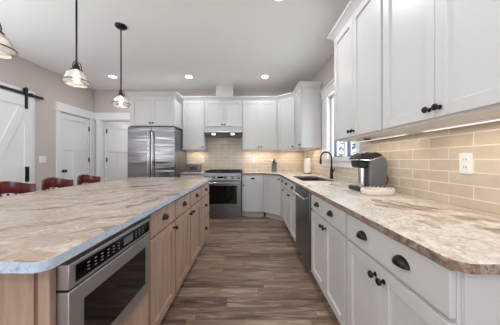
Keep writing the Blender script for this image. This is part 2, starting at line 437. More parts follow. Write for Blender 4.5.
# ------------------------------------------------------------------ cabinets
DTK = .02
def shaker(root, x0, x1, z0, z1, m, name='door', y=0.0, rail=.058):
    b = MB(); f = .013
    b.box(x0+rail-.004, x1-rail+.004, y-DTK+f, y-.002, z0+rail-.004, z1-rail+.004)
    b.box(x0, x0+rail, y-DTK, y-.0005, z0, z1).box(x1-rail, x1, y-DTK, y-.0005, z0, z1)
    b.box(x0+rail, x1-rail, y-DTK, y-.0005, z0, z0+rail).box(x0+rail, x1-rail, y-DTK, y-.0005, z1-rail, z1)
    return b.build(name, m, root, bevel=.0018)
def slab(root, x0, x1, z0, z1, m, name='drawer'):
    return MB().box(x0, x1, -DTK, -.0005, z0, z1).build(name, m, root, bevel=.0025)
def knob(par, x, z, y=-DTK, s=1.0):
    MB().lathe([(.011*s, 0), (.011*s, -.003), (.006*s, -.006), (.006*s, -.016), (.0145*s, -.02), (.0165*s, -.026), (.013*s, -.031), (.003, -.033)], (x, y, z), 'y', 14).build('knob', M['bronze'], par)
def cup(par, x, z, s=1.0, y=-DTK):
    a, bb, c = .038*s, .032*s, .026*s; nu, nv = 14, 6; vs = []; fs = []
    for i in range(nu+1):
        u = PI*i/nu
        for j in range(nv+1):
            v = HP*j/nv
            vs.append((x+a*math.cos(u), y-.0005-c*math.sin(u)*math.sin(v), z-.012*s+bb*math.sin(u)*math.cos(v)))
    for i in range(nu):
        for j in range(nv):
            k = i*(nv+1)+j; fs.append((k, k+1, k+nv+2, k+nv+1))
    b = MB(); b.add(vs, fs)
    o = b.build('cup_pull', M['bronze'], par, ang=60)
    bm = bmesh.new(); bm.from_mesh(o.data); bmesh.ops.remove_doubles(bm, verts=bm.verts, dist=1e-5); bm.to_mesh(o.data); bm.free()
    sm = o.modifiers.new('thick', 'SOLIDIFY'); sm.thickness = .003; sm.offset = 1
    return o
ZT = .884
def base_cab(name, label, loc, rz, w, d, m, group, toe=True, poly=None, top=None):
    r = thing(name, label, 'cabinet', loc, rz, group)
    b = MB()
    if poly: b.prism(poly, .115, ZT-.001)
    elif top: b.box(.0005, w-.0005, 0, d, .115, top).box(.0005, w-.0005, 0, .019, top, ZT-.001).box(.0005, .019, .019, d, top, ZT-.001).box(w-.019, w-.0005, .019, d, top, ZT-.001)
    else: b.box(.0005, w-.0005, 0, d, .115, ZT-.001)
    b.build('carcass', m, r)
    if toe:
        if poly: MB().box(-.018, w+.018, .072, .09, 0, .115).build('toe_kick', m, r)
        else: MB().box(.0005, w-.0005, .07, d, 0, .115).build('toe_kick', m, r)
    return r
GB = 'white base cabinets along the walls'
RX = .605                                          # face-frame plane of the right-hand run
BD = WX-.01-RX
def rbase(Y0, Y1, label, top=None):                          # unit between Y0 (near) and Y1 (far); local x runs towards the camera
    return base_cab('base_cabinet', label, (RX, Y1, 0), -HP, Y1-Y0, BD, M['white'], GB, top=top)
DR0, DR1 = .722, .864                              # drawer-front z range
DO0, DO1 = .117, .706                              # door z range
# near pair
def wide_unit(Y0, Y1, label, pulls, ee=.012):
    r = rbase(Y0, Y1, label); w = Y1-Y0
    dr = slab(r, .012, w-ee, DR0, DR1, M['white'])
    for q in pulls: cup(dr, w*q, .797)
    for x0, x1, kx in ((.012, w/2-.0015, w/2-.03), (w/2+.0015, w-ee, w/2+.03)):
        dd = shaker(r, x0, x1, DO0, DO1, M['white']); knob(dd, kx, .655)
    return r
nr = wide_unit(.60, 1.255, 'nearest white base cabinet on the right, at the open end of the worktop', (.29, .71), .001)
MB().box(.6555, .667, .012, BD, 0, ZT-.001).build('end_panel', M['white'], nr)
wide_unit(1.257, 1.985, 'white two-door base cabinet between the dishwasher and the nearest cabinet', (.27, .68))
# sink base + narrow drawer unit
r = rbase(2.605, 3.53, 'white sink base cabinet beyond the dishwasher, below the sink', .65); w = .925
for x0, x1, kx in ((.012, w/2-.0015, w/2-.03), (w/2+.0015, w-.012, w/2+.03)):
    dr = slab(r, x0, x1, DR0, DR1, M['white'], 'drawer'); cup(dr, (x0+x1)/2, .797)
    dd = shaker(r, x0, x1, DO0, DO1, M['white']); knob(dd, kx, .655)
r = rbase(3.532, 3.884, 'narrow white base cabinet between the sink cabinet and the angled corner cabinet'); w = .352
dr = slab(r, .012, w-.012, DR0, DR1, M['white']); cup(dr, w/2, .797)
dd = shaker(r, .012, w-.012, DO0, DO1, M['white']); knob(dd, w-.045, .655)
# angled corner base
A0 = Vector((.28, 4.21)); rz = -PI/4
def to_loc(p, A, rz):
    q = Vector(p)-A; c, s = math.cos(-rz), math.sin(-rz); return (q.x*c-q.y*s, q.x*s+q.y*c)
poly = [to_loc(p, A0, rz) for p in ((.2805, 4.21), (.605, 3.8855), (1.24, 3.8855), (1.24, 4.74), (.2805, 4.74))]
r = base_cab('base_cabinet', 'white corner base cabinet with one door set at an angle', (A0.x, A0.y, 0), rz, .459, .6, M['white'], GB, True, poly)
dd = shaker(r, .02, .44, DO0, DR1, M['white']); knob(dd, .405, .81)
# back wall bases
r = base_cab('base_cabinet', 'white base cabinet with drawer and door right of the range', (-.172, 4.21, 0), 0, .4515, .53, M['white'], GB); w = .4515
dr = slab(r, .012, w-.012, DR0, DR1, M['white']); cup(dr, w/2, .797)
dd = shaker(r, .012, w-.012, DO0, DO1, M['white']); knob(dd, .042, .665)
r = base_cab('base_cabinet', 'white base cabinet between the refrigerator and the range', (-1.44, 4.21, 0), 0, .494, .53, M['white'], GB); w = .494
dr = slab(r, .012, w-.012, DR0, DR1, M['white']); cup(dr, w/2, .797)
for x0, x1, kx in ((.012, w/2-.0015, w/2-.03), (w/2+.0015, w-.012, w/2+.03)):
    dd = shaker(r, x0, x1, DO0, DO1, M['white'], rail=.05); knob(dd, kx, .655)

# upper cabinets
GU = 'white upper cabinets'
UZ0, UZ1 = 1.395, 2.45
NZ0 = 1.380
def upper(label, loc, rz, w, d, z0, z1, doors, poly=None, rail=.058, zd=.014):
    r = thing('upper_cabinet', label, 'cabinet', loc, rz, GU)
    b = MB()
    if poly: b.prism(poly, 0, z1-z0)
    else: b.box(.0005, w-.0005, 0, d, 0, z1-z0)
    b.build('carcass', M['white'], r, bevel=.001)
    for x0, x1, kx in doors:
        dd = shaker(r, x0, x1, zd, z1-z0-.004, M['white'], rail=rail); knob(dd, kx, zd+.043)
    return r
def pair(w, e=.012): return [(e, w/2-.0015, w/2-.028), (w/2+.0015, w-e, w/2+.028)]
UY = 4.42; UD = WB-.01-UY
upper('tall white single-door upper cabinet just right of the refrigerator', (-1.463, UY, UZ0), 0, .478, UD, UZ0, UZ1, [(.012, .466, .435)])
upper('short white two-door upper cabinet above the range hood', (-.984, UY, 1.79), 0, .812, UD, 1.79, UZ1, pair(.812), zd=.105)
upper('tall white two-door upper cabinet on the back wall right of the hood', (-.171, UY, UZ0), 0, .7555, UD, UZ0, UZ1, pair(.7555))
A1 = Vector((.586, 4.42)); UX = .91
poly = [to_loc(p, A1, -PI/4) for p in ((.586, 4.42), (.909, 4.097), (1.24, 4.097), (1.24, 4.74), (.586, 4.74))]
upper('white corner upper cabinet set at an angle', (A1.x, A1.y, UZ0), -PI/4, .4568, .3, UZ0, UZ1, [(.02, .437, .40)], poly)
upper('white single-door upper cabinet on the right wall between corner and window', (UX, 4.095, UZ0), -HP, .50, WX-.01-UX, UZ0, UZ1, [(.04, .488, .45)])
wU = .80
upper('white two-door upper cabinet above the coffee maker', (UX, 2.19, NZ0), -HP, wU-.001, WX-.01-UX, NZ0, UZ1, pair(wU))
upper('nearest white two-door upper cabinet at the right edge of the photo', (UX, 1.39, NZ0), -HP, wU, WX-.01-UX, NZ0, UZ1, pair(wU))
FC = (-2.345, 3.99)
upper('wide white two-door upper cabinet above the refrigerator', (FC[0], FC[1], 1.84), 0, .873, WB-.01-FC[1], 1.84, 2.40, pair(.873, .04))
CP = [(0, 0), (.012, 0), (.016, .018), (.052, .058), (.062, .066), (.062, .085), (0, .085)]
def crown(label, path, z):
    o = MB().sweep(path, [(a, z+h) for a, h in CP]).build('crown_molding', M['white'])
    # origin at the first path point
    p = Vector((path[0][0], path[0][1], z)); o.data.transform(Matrix.Translation(-p)); o.location = p
    tag(o, label, 'molding', 'crown moldings on the cabinets'); return o
crown('white crown molding along the back wall cabinets and round the corner', [(-1.462, UY-.001), (.585, UY-.001), (.9085, 4.0955), (.9085, 3.594), (1.235, 3.594)], UZ1)
crown('white crown molding above the near cabinets on the right wall', [(1.235, 2.192), (.908, 2.192), (.908, .59), (1.235, .59)], UZ1)
crown('white crown molding on the cabinet above the refrigerator', [(FC[0]-.001, 4.735), (FC[0]-.001, FC[1]-.002), (FC[0]+.8745, FC[1]-.002), (FC[0]+.8745, 4.352)], 2.40)
# boxed duct above the hood cabinet
tag(MB().box(-.741, -.372, 4.43, WB-.005, UZ1+.001, CZ-.002).build('duct_cover', M['white'], bevel=.002), 'white boxed duct cover between the hood cabinet and the ceiling', 'duct cover')

# ------------------------------------------------------------------ island
IX = -.61
GI = 'stained wood island cabinets'
def ibase(Y0, Y1, label):
    r = base_cab('island_cabinet', label, (IX, Y0, 0), HP, Y1-Y0, .88, M['alder'], GI); r['category'] = 'cabinet'; return r
r = ibase(.641, 1.202, 'wooden island cabinet at the near end around the microwave drawer')
slab(r, .012, .549, .117, .44, M['alder'], 'drawer')
e = MB(); e.box(-.606, -.640, .618, .640, .0, ZT-.001)
e.box(-.660, -1.49, .624, .640, 0, ZT-.001)
e.build('end_panel', M['alder'], r, bevel=.001, world=True)
MB().box(-.640, -.660, .630, .6405, 0, ZT-.001).build('reveal_strip', M['alderD'], r, world=True)
def drawer_door(Y0, Y1, label, kside):
    r = ibase(Y0, Y1, label); w = Y1-Y0
    dr = slab(r, .012, w-.012, DR0, DR1, M['alder']); cup(dr, w/2, .797)
    dd = shaker(r, .012, w-.012, DO0, DO1, M['alder']); knob(dd, w-.04 if kside else .04, .665)
drawer_door(1.203, 1.620, 'wooden island cabinet with drawer and door next to the microwave', 1)
drawer_door(1.621, 2.022, 'wooden island cabinet with drawer and door, second from the microwave', 1)
drawer_door(2.023, 2.467, 'wooden island cabinet with drawer and door, third from the microwave, beside the drawer stack', 0)
r = ibase(2.468, 2.95, 'wooden island cabinet with three stacked drawers at the far end'); w = .482
for z0, z1 in ((DR0, DR1), (.43, .706), (.117, .414)):
    dr = slab(r, .012, w-.012, z0, z1, M['alder']); cup(dr, w/2, (z0+z1)/2 + (.02 if z1-z0 > .2 else 0))
# microwave drawer
mw = thing('microwave_drawer', 'stainless microwave drawer built into the near end of the island', 'microwave', (-.568, .6415, .455), HP)
MWw = .525
b = MB(); b.box(0, MWw, 0, .0415, .325, .405); b.build('control_housing', M['steelM'], mw, bevel=.002)
b = MB(); b.box(.025, MWw-.018, -.0025, .001, .338, .393); cp = b.build('control_panel', M['dkglass'], mw)
for i in range(12):
    if i in (6, 7, 8):
        continue
    for j in range(3):
        x = .07+i*.033; z = .352+j*.012
        MB().box(x, x+.011, -.0034, -.0024, z, z+.003).build('key_mark', M['label'], cp)
MB().box(.275, .345, -.0034, -.0024, .350, .382).build('display', M['dgrey'], cp)
b = MB(); b.box(0, MWw, 0, .0415, .005, .317)
dr = b.build('drawer', M['steelM'], mw, bevel=.002)
MB().box(.06, MWw-.06, -.002, .001, .065, .262).build('glass_window', M['dkglass'], dr)
MB().box(.0, MWw, .006, .0415, .317, .325).build('gap_trim', M['black'], mw)
# ------------------------------------------------------------------ worktops
def worktop(name, label, outer, hole, m, z0=.884, z1=.914, edge=None):
    bm = bmesh.new()
    def ring(pts):
        vs = [bm.verts.new((x, y, z1)) for x, y in pts]
        return [bm.edges.new((vs[i], vs[(i+1) % len(vs)])) for i in range(len(vs))]
    es = ring(outer)
    if hole: es += ring(hole)
    bmesh.ops.triangle_fill(bm, edges=es, use_beauty=True, use_dissolve=False)
    top = bm.faces[:]
    ex = bmesh.ops.extrude_face_region(bm, geom=top)
    for v in [g for g in ex['geom'] if isinstance(g, bmesh.types.BMVert)]: v.co.z = z0
    bmesh.ops.recalc_face_normals(bm, faces=bm.faces)
    for f in bm.faces:
        if abs(f.normal.z) < .5: f.material_index = 1
    cx, cy = outer[0]
    bmesh.ops.translate(bm, vec=(-cx, -cy, 0), verts=bm.verts)
    me = bpy.data.meshes.new(name); bm.to_mesh(me); bm.free()
    me.materials.append(m); me.materials.append(edge or m)
    o = bpy.data.objects.new(name, me); C.objects.link(o); o.location = (cx, cy, 0)
    bv = o.modifiers.new('bevel', 'BEVEL'); bv.width = .004; bv.segments = 2; bv.limit_method = 'ANGLE'; bv.angle_limit = math.radians(50)
    return tag(o, label, 'worktop', 'granite worktops')
def rrect(x0, x1, y0, y1, rs, n=6):
    P = []
    for (cx, cy, a0, r) in ((x0+rs[0], y0+rs[0], PI, rs[0]), (x1-rs[1], y0+rs[1], 1.5*PI, rs[1]), (x1-rs[2], y1-rs[2], 0, rs[2]), (x0+rs[3], y1-rs[3], HP, rs[3])):
        for k in range(n+1):
            a = a0+HP*k/n; P.append((cx+r*math.cos(a), cy+r*math.sin(a)))
    return P
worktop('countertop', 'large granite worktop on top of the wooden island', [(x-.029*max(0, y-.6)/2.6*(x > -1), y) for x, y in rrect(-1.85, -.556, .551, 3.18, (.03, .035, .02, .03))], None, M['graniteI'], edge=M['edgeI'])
SK = (.685, 1.085, 2.645, 3.40)
worktop('countertop', 'long granite worktop on the right with the sink, running round the corner',
        [(.555, .582), (.562, .567), (.585, .546), (.60, .543), (1.241, .543), (1.241, 4.741), (-.170, 4.741), (-.170, 4.16), (.267, 4.16), (.555, 3.872)],
        rrect(SK[0], SK[1], SK[2], SK[3], (.03,)*4), M['graniteR'], edge=M['edgeR'])
worktop('countertop', 'short granite worktop between refrigerator and range', [(-1.44, 4.16), (-.948, 4.16), (-.948, 4.741), (-1.44, 4.741)], None, M['graniteR'], edge=M['edgeR'])
# sink
sk = thing('sink', 'stainless undermount sink set into the right worktop under the window', 'sink', (.885, 3.02, .70))
b = MB(); x0, x1, y0, y1 = SK[0]-.006, SK[1]+.006, SK[2]-.006, SK[3]+.006; t = .004; zb = .70
b.box(x0, x1, y0, y1, zb, zb+t).box(x0-t, x0, y0, y1, zb, .883).box(x1, x1+t, y0, y1, zb, .883).box(x0, x1, y0-t, y0, zb, .883).box(x0, x1, y1, y1+t, zb, .883)
b.build('bowl', M['steel'], sk, world=True)
MB().lathe([(.05, zb+t), (.05, zb+t+.003), (.03, zb+t+.001)], (.885, 3.04, 0), seg=20).build('drain', M['chrome'], sk, world=True)
# faucet
fx, fy = 1.18, 2.98
fc = thing('faucet', 'dark bronze gooseneck faucet behind the sink', 'faucet', (fx, fy, .914))
b = MB(); b.lathe([(.028, 0), (.028, .012), (.022, .018), (.02, .14), (.015, .16), (.014, .17)], seg=18); b.build('body', M['bronze'], fc)
pts = [(0, 0, .16), (0, 0, .29)]
for k in range(1, 13):
    a = PI*k/12; pts.append((-.078+.078*math.cos(a), 0, .30+.085*math.sin(a)))
pts += [(-.158, 0, .285)]
MB().tube(pts, .0115, 12).build('spout', M['bronze'], fc)
MB().lathe([(.012, 0), (.016, -.01), (.018, -.06), (.014, -.075)], (-.158, 0, .285), seg=14).build('spray_head', M['bronze'], fc)
MB().tube([(0, -.018, .09), (0, -.045, .095), (.004, -.075, .12), (.006, -.09, .15)], .008, 10).build('lever_handle', M['bronze'], fc)

# ------------------------------------------------------------------ appliances
# refrigerator
fr = thing('refrigerator', 'stainless french door refrigerator under the wide upper cabinet', 'refrigerator', (-2.388, 3.985, 0)); FW = .92
MB().box(.004, FW-.004, .065, .74, .03, 1.80).build('body', M['grey'], fr, bevel=.004)
MB().box(.02, FW-.02, .09, .7, 0, .03).build('toe_grille', M['black'], fr)
for x0, x1, hx in ((0, FW/2-.002, FW/2-.035), (FW/2+.002, FW, FW/2+.035)):
    dd = MB().box(x0, x1, 0, .06, .66, 1.822).build('door', M['steelF'], fr, bevel=.006)
    MB().tube([(hx, -.002, .76), (hx, -.045, .78), (hx, -.05, .82), (hx, -.05, 1.68), (hx, -.045, 1.72), (hx, -.002, 1.74)], .012, 12).build('handle', M['chrome'], dd)
dd = MB().box(0, FW, 0, .06, .06, .652).build('freezer_drawer', M['steelF'], fr, bevel=.006)
MB().tube([(.1, -.002, .58), (.12, -.05, .58), (FW-.12, -.05, .58), (FW-.1, -.002, .58)], .012, 12).build('handle', M['chrome'], dd)
for x in (.05, FW-.05): MB().box(x-.04, x+.04, .02, .13, 1.823, 1.835).build('hinge_cover', M['black'], fr)
# range
RWd = .758
rg = thing('range', 'stainless slide in gas range at the end of the aisle', 'range', (-.9395, 4.105, 0))
MB().box(.002, RWd-.002, .045, .63, .10, .915).build('body', M['steel'], rg)
MB().box(.004, RWd-.004, .03, .6, 0, .10).build('toe_kick', M['steel'], rg)
cpn = MB().prism_axis([(-.005, .775), (.045, .775), (.045, .918), (.02, .918)], 0.0, RWd, 'x').build('control_panel', M['steel'], rg, bevel=.003)
MB().box(.28, .395, -.004, .02, .812, .852).build('display', M['dkglass'], cpn)
for x in (.075, .195, .44, .585, .70):
    kb = MB().lathe([(.03, .012), (.03, .0), (.024, -.004), (.022, -.03), (.018, -.034)], (x, .0, .832), 'y', 18).build('knob', M['steel'], rg)
    MB().lathe([(.034, .013), (.034, -.0015)], (x, 0, .832), 'y', 20).build('bezel', M['blackiron'], kb)
od = MB().box(.004, RWd-.004, 0, .043, .235, .768).build('oven_door', M['steel'], rg, bevel=.004)
MB().box(.11, RWd-.085, -.003, .001, .30, .665).build('oven_window', M['dkglass'], od)
MB().tube([(.06, 0, .722), (.06, -.045, .722)], .009, 8).tube([(RWd-.06, 0, .722), (RWd-.06, -.045, .722)], .009, 8).tube([(.03, -.045, .722), (RWd-.03, -.045, .722)], .012, 12).build('handle', M['chrome'], od)
MB().box(.004, RWd-.004, .004, .043, .105, .228).build('warming_drawer', M['steel'], rg, bevel=.004)
MB().box(.0, RWd, .02, .63, .915, .924).build('cooktop', M['blackiron'], rg, bevel=.002)
MB().box(.0, RWd, .595, .635, .924, .965).build('rear_trim', M['steel'], rg)
for gx in (.02, .266, .512):
    b = MB()
    for x in (gx, gx+.113, gx+.226-.012): b.box(x, x+.012, .05, .58, .938, .956)
    for y in (.05, .18, .31, .44, .568): b.box(gx, gx+.226, y, y+.012, .938, .956)
    for x in (gx, gx+.214):
        for y in (.05, .568): b.box(x, x+.012, y, y+.012, .924, .938)
    b.build('grate', M['blackiron'], rg)
    for y in (.18, .44): MB().lathe([(.04, .924), (.042, .932), (.03, .937)], (gx+.113, y, 0), seg=16).build('burner', M['blackiron'], rg)
# hood
hd = thing('range_hood', 'slim stainless under-cabinet range hood above the range', 'range hood', (-.965, 4.24, 1.694)); HW = .79
b = MB(); b.prism_axis([(0, .058), (0, .082), (.06, .0915), (.49, .0915), (.49, .0), (.11, .0)], 0, HW, 'x'); b.build('canopy', M['steel'], hd, bevel=.003)
MB().prism_axis([(-.004, .056), (.0, .056), (.0, .084), (-.004, .084)], 0, HW, 'x').build('front_lip', M['chrome'], hd)
for x in (.04, .41): MB().box(x, x+.33, .13, .46, -.006, .0005).build('grease_filter', M['grey'], hd)
for x in (.16, .56): MB().prism_axis([(.03, .041), (.03, .037), (.08, .011), (.08, .0155)], x, x+.07, 'x').build('hood_lamp', M['hoodlens'], hd)
# dishwasher
dw = thing('dishwasher', 'stainless dishwasher in the right run between white cabinets', 'dishwasher', (RX, 2.602, 0), -HP)
MB().box(.006, .609, .0, .6, .10, .875).build('body', M['black'], dw)
MB().box(.006, .609, .06, .6, 0, .10).build('toe_kick', M['black'], dw)
dd = MB().box(.006, .609, -.032, -.001, .115, .868).build('door', M['slate'], dw, bevel=.004)
MB().tube([(.07, -.032, .80), (.07, -.075, .80)], .008, 8).tube([(.545, -.032, .80), (.545, -.075, .80)], .008, 8).tube([(.035, -.075, .80), (.58, -.075, .80)], .011, 12).build('handle', M['chrome'], dd)
MB().box(.05, .56, -.0335, -.031, .838, .858).build('control_strip', M['dkglass'], dd)

# ------------------------------------------------------------------ worktop items
# coffee maker: faces the aisle (-X)
cm = thing('coffee_maker', 'dark grey single-cup coffee maker on the right worktop', 'coffee maker', (.93, 1.75, .9145))
b = MB(); b.prism_axis([(.0, 0), (.235, 0), (.235, .012), (.10, .035), (.0, .035)], 0, .20, 'y'); b.build('base', M['black'], cm, bevel=.008)
b = MB(); b.prism_axis([(.092, .03), (.232, .012), (.252, .20), (.247, .27), (.22, .305), (.092, .262)], .0, .20, 'y'); b.build('body', M['dgrey'], cm, bevel=.018, seg=4)
b = MB(); b.prism_axis([(.02, .20), (.095, .20), (.095, .263), (.006, .268)], .025, .175, 'y'); b.build('brew_head', M['black'], cm, bevel=.015, seg=3)
b = MB(); b.prism_axis([(.0, .265), (.098, .265), (.222, .303), (.20, .325), (.15, .342), (.09, .343), (.04, .325), (.004, .292)], .008, .192, 'y'); b.build('lid', M['black'], cm, bevel=.016, seg=4)
MB().tube([(.01, .004, .272), (.098, .003, .268), (.15, .003, .284), (.205, .004, .305)], .006, 8).tube([(.01, .196, .272), (.098, .197, .268), (.15, .197, .284), (.205, .196, .305)], .006, 8).tube([(.0, .02, .274), (.0, .18, .274)], .007, 8).build('silver_trim', M['chrome'], cm)
b = MB(); b.lathe([(.028, .035), (.028, .20)], (.055, .06, 0), seg=16).build('chrome_column', M['chrome'], cm)
MB().box(.01, .088, .09, .17, .035, .041).build('drip_grate', M['grey'], cm)
pts = [(.24, .07, .15)]
for k in range(9):
    a = HP - PI*k/8; pts.append((.262+.024*math.cos(a), .06, .10+.045*math.sin(a)))
pts.append((.24, .06, .05))
MB().tube(pts, .0045, 8).build('power_cord', mat('brown_cord', srgb(58, 40, 34), .4), cm)
# pod tray
tr = thing('oval_tray', 'cream oval dish with a bumpy rim in front of the coffee maker', 'dish', (1.005, 1.62, .9145))
def oval(prof, a, bb, seg=40, wob=0):
    vs = []; fs = []
    for i, (r, z) in enumerate(prof):
        for k in range(seg):
            t = 2*PI*k/seg; q = r*(1+wob*math.cos(12*t))
            vs.append((a*q*math.cos(t), bb*q*math.sin(t), z))
    n = len(prof)
    for i in range(n-1):
        for k in range(seg): fs.append((i*seg+k, i*seg+(k+1)%seg, (i+1)*seg+(k+1)%seg, (i+1)*seg+k))
    fs.append(tuple(range(seg))[::-1]); fs.append(tuple((n-1)*seg+k for k in range(seg)))
    return vs, fs
b = MB(); b.add(*oval([(.9, 0), (.97, .008), (1, .03), (.98, .042), (.94, .045), (.9, .042), (.88, .02)], .128, .085, wob=.008)); b.build('dish', M['tin'], tr, ang=70)
b = MB()
for k in range(22):
    t = 2*PI*k/22; rr = .008
    b.lathe([(.001, -rr), (rr*.7, -rr*.7), (rr, 0), (rr*.7, rr*.7), (.001, rr)], (.123*.94*math.cos(t), .08*.95*math.sin(t), .046), seg=10)
b.build('bumpy_rim', M['tin'], tr, ang=70)
# paper towel
pt = thing('paper_towel_holder', 'white paper towel roll on a dark stand in the corner by the sink', 'paper towel', (1.115, 4.0, .9145))
MB().lathe([(.078, 0), (.078, .01), (.07, .014)], seg=28).build('base', M['bronze'], pt)
MB().lathe([(.019, .016), (.062, .016), (.062, .295), (.019, .295)], seg=32).build('paper_roll', M['paper'], pt)
MB().lathe([(.006, .012), (.006, .318), (.012, .322), (.012, .334), (.004, .34)], seg=12).build('post', M['bronze'], pt)
# knife block
kb = thing('knife_block', 'black knife block with steel handled knives on the back worktop', 'knife block', (.52, 4.50, .9145), math.radians(-12))
MB().prism_axis([(-.02, 0), (.13, 0), (.15, .17), (.11, .225), (.03, .15)], -.055, .055, 'x').build('block', M['dgrey'], kb, bevel=.004)
dirv = Vector((0, -.55, .83)).normalized()
for i, (x, s, l) in enumerate(((-.035, .3, .1), (-.012, .3, .11), (.012, .3, .1), (.036, .3, .095), (-.03, .75, .09), (0, .75, .1), (.03, .75, .085))):
    p = Vector((x, .03+.08*s, .15+.075*s))
    MB().tube([p-dirv*.01, p+dirv*l*.5, p+dirv*l], .008, 8, [.007, .009, .0075]).build('knife_handle', M['chrome'] if i % 3 == 0 else M['black'], kb)
# toaster
ts = thing('toaster', 'small stainless toaster on the worktop beside the refrigerator', 'toaster', (-1.37, 4.42, .9145))
MB().prism_axis([(.0, .012), (.285, .012), (.285, .165), (.27, .18), (.015, .18), (0, .165)], .0, .17, 'y').build('body', M['steel'], ts, bevel=.01, seg=3)
for y in (.045, .105): MB().box(.04, .245, y, y+.026, .176, .1815).build('slot', M['slot'], ts)
MB().box(.01, .275, .012, .158, 0, .014).build('base', M['black'], ts)
MB().box(.06, .225, -.003, .002, .045, .14).build('front_panel', M['slot'], ts)
for x in (.05, .235): MB().lathe([(.012, 0), (.012, -.012), (.009, -.014)], (x, 0, .04), 'y', 12).build('dial', M['black'], ts)
for x in (.10, .185): MB().box(x-.015, x+.015, -.02, -.003, .12, .13).build('lever', M['chrome'], ts)
# outlets, switch
def outlet(label, loc, rz, plug=False, sw=False):
    o = thing('light_switch' if sw else 'outlet', label, 'switch' if sw else 'outlet', loc, rz)
    W = .058 if sw else .036
    MB().box(-W, W, -.006, 0, -.06, .06).build('plate', M['plate'], o, bevel=.002)
    if sw:
        for x in (-.024, .024): MB().box(x-.016, x+.016, -.0095, -.005, -.033, .033).build('rocker', M['plate'], o, bevel=.001)
    else:
        for z in (-.022, .022):
            q = MB().lathe([(.0165, -.005), (.0165, -.0085)], (0, 0, z), 'y', 16).build('receptacle', M['plate'], o)
            MB().box(-.008, -.005, -.0092, -.008, z-.005, z+.006).box(.005, .008, -.0092, -.008, z-.005, z+.006).build('slots', M['slot'], q)
    return o
outlet('white outlet on the tiled right wall above the near worktop', (WX-.008, 1.178, 1.168), -HP)
outlet('white outlet on the tiled back wall between range and knife block', (.086, WB-.008, 1.178), 0)
outlet('white outlet on the tiled back wall above the toaster', (-1.09, WB-.008, 1.185), 0)
outlet('white double light switch on the grey wall between sliding door and panelled door', (LX, 3.567, 1.192), HP, sw=True)
# under-cabinet lights
GL = 'under-cabinet light bars'
def ledbar(label, loc, rz, ln, power):
    o = thing('under_cabinet_light', label, 'light', loc, rz, GL)
    MB().box(0, ln, -.015, .015, -.012, -.0005).build('housing', M['plate'], o)
    MB().box(.01, ln-.01, -.011, .011, -.0135, -.012).build('diffuser', M['led'], o)
    l = bpy.data.lights.new('led', 'AREA'); l.shape = 'RECTANGLE'; l.size = ln-.04; l.size_y = .03; l.energy = power; l.color = (1, .88, .70)
    q = bpy.data.objects.new('led_light', l); C.objects.link(q); q.parent = o; q.location = (ln/2, 0, -.02)
ledbar('slim light bar under the cabinet above the coffee maker', (1.11, 2.12, NZ0), -HP, .66, .7)
ledbar('slim light bar under the nearest right wall cabinet', (1.11, 1.32, NZ0), -HP, .66, .7)
ledbar('slim light bar under the two-door cabinet on the back wall', (-.12, 4.60, UZ0), 0, .64, 1.5)
ledbar('slim light bar under the cabinet beside the refrigerator', (-1.43, 4.60, UZ0), 0, .40, 1.0)
ledbar('slim light bar under the corner cabinet', (.70, 4.58, UZ0), 0, .36, 1.0)
ledbar('slim light bar under the cabinet between corner and window', (1.11, 4.06, UZ0), -HP, .40, .9)
tag(MB().lathe([(.03, 0), (.03, -.008), (.024, -.012)], (1.06, 1.86, NZ0-.0005), seg=18).build('sensor_puck', M['slot']), 'small dark round sensor under the cabinet above the coffee maker', 'sensor')

# ------------------------------------------------------------------ ceiling lamps
GC = 'recessed ceiling lights'
rc = thing('recessed_light', 'recessed ceiling light in front of the refrigerator cabinet', 'ceiling light', (-1.19, 3.98, CZ), 0, GC)
MB().lathe([(.095, 0), (.095, -.006), (.07, -.009), (.066, -.003)], seg=28, caps=False).build('trim_ring', M['plate'], rc)
MB().lathe([(.066, -.001), (.066, -.004), (.05, -.006)], seg=24).build('lens', M['lens'], rc)
l = bpy.data.lights.new('recessed', 'AREA'); l.shape = 'DISK'; l.size = .14; l.energy = 11; l.color = (.95, .975, 1.0)
q = bpy.data.objects.new('recessed_lamp', l); C.objects.link(q); q.parent = rc; q.location = (0, 0, -.012)
q.data.energy = 4.2
dup(rc, (.285, 3.98, CZ), 'recessed ceiling light right of the duct cover, above the aisle')
dup(rc, (-2.67, 3.98, CZ), 'recessed ceiling light on the left, near the farthest pendant lamp')
l2 = l.copy(); l2.energy = 7
for x in (-2.67, -1.19, .285):
    for y in (-1.6, .2, 2.0):
        if (x, y) == (-1.19, 2.0): continue
        k = dup(rc, (x, y, CZ), 'recessed ceiling light outside the picture')
        for c in k.children:
            if c.type == 'LIGHT': c.data = l2
# pendants
PZ = lambda z: -.985+(z+.985)*.85
GP = 'glass pendant lamps over the island'
pd = thing('pendant_lamp', 'ribbed glass pendant lamp nearest the camera, cut by the left edge', 'pendant lamp', (-1.535, 1.225, CZ), 0, GP)
MB().lathe([(.065, 0), (.065, -.012), (.05, -.026), (.012, -.03)], seg=24).build('canopy', M['bronze'], pd)
MB().lathe([(.0075, -.02), (.0075, -.80)], seg=10).build('rod', M['bronze'], pd)
PK = .78
b = MB(); b.lathe([(r*.85, PZ(z)) for r, z in [(.010, -.745), (.016, -.75), (.016, -.765), (.022, -.77), (.03, -.80), (.036, -.812), (.052, -.818), (.052, -.826), (.02, -.828)]], seg=20)
for k in range(3):
    a = 2*PI*k/3+.4
    b.tube([(q*math.cos(a), q*math.sin(a), PZ(z)) for q, z in ((.010, -.735), (.026, -.752), (.033, -.785), (.034, -.82))], .0035, 8)
b.build('socket_cap', M['bronze'], pd)
prof = [(.048, -.820), (.056, -.832), (.072, -.848), (.088, -.866), (.096, -.885), (.102, -.902), (.113, -.920), (.12, -.934), (.119, -.946), (.106, -.962), (.094, -.972)]
b = MB(); b.lathe([(r*PK, PZ(z)) for r, z in prof], seg=72, rib=.02, ribn=1, caps=False)
sh = b.build('glass_shade', M['ribglass'], pd, ang=80)
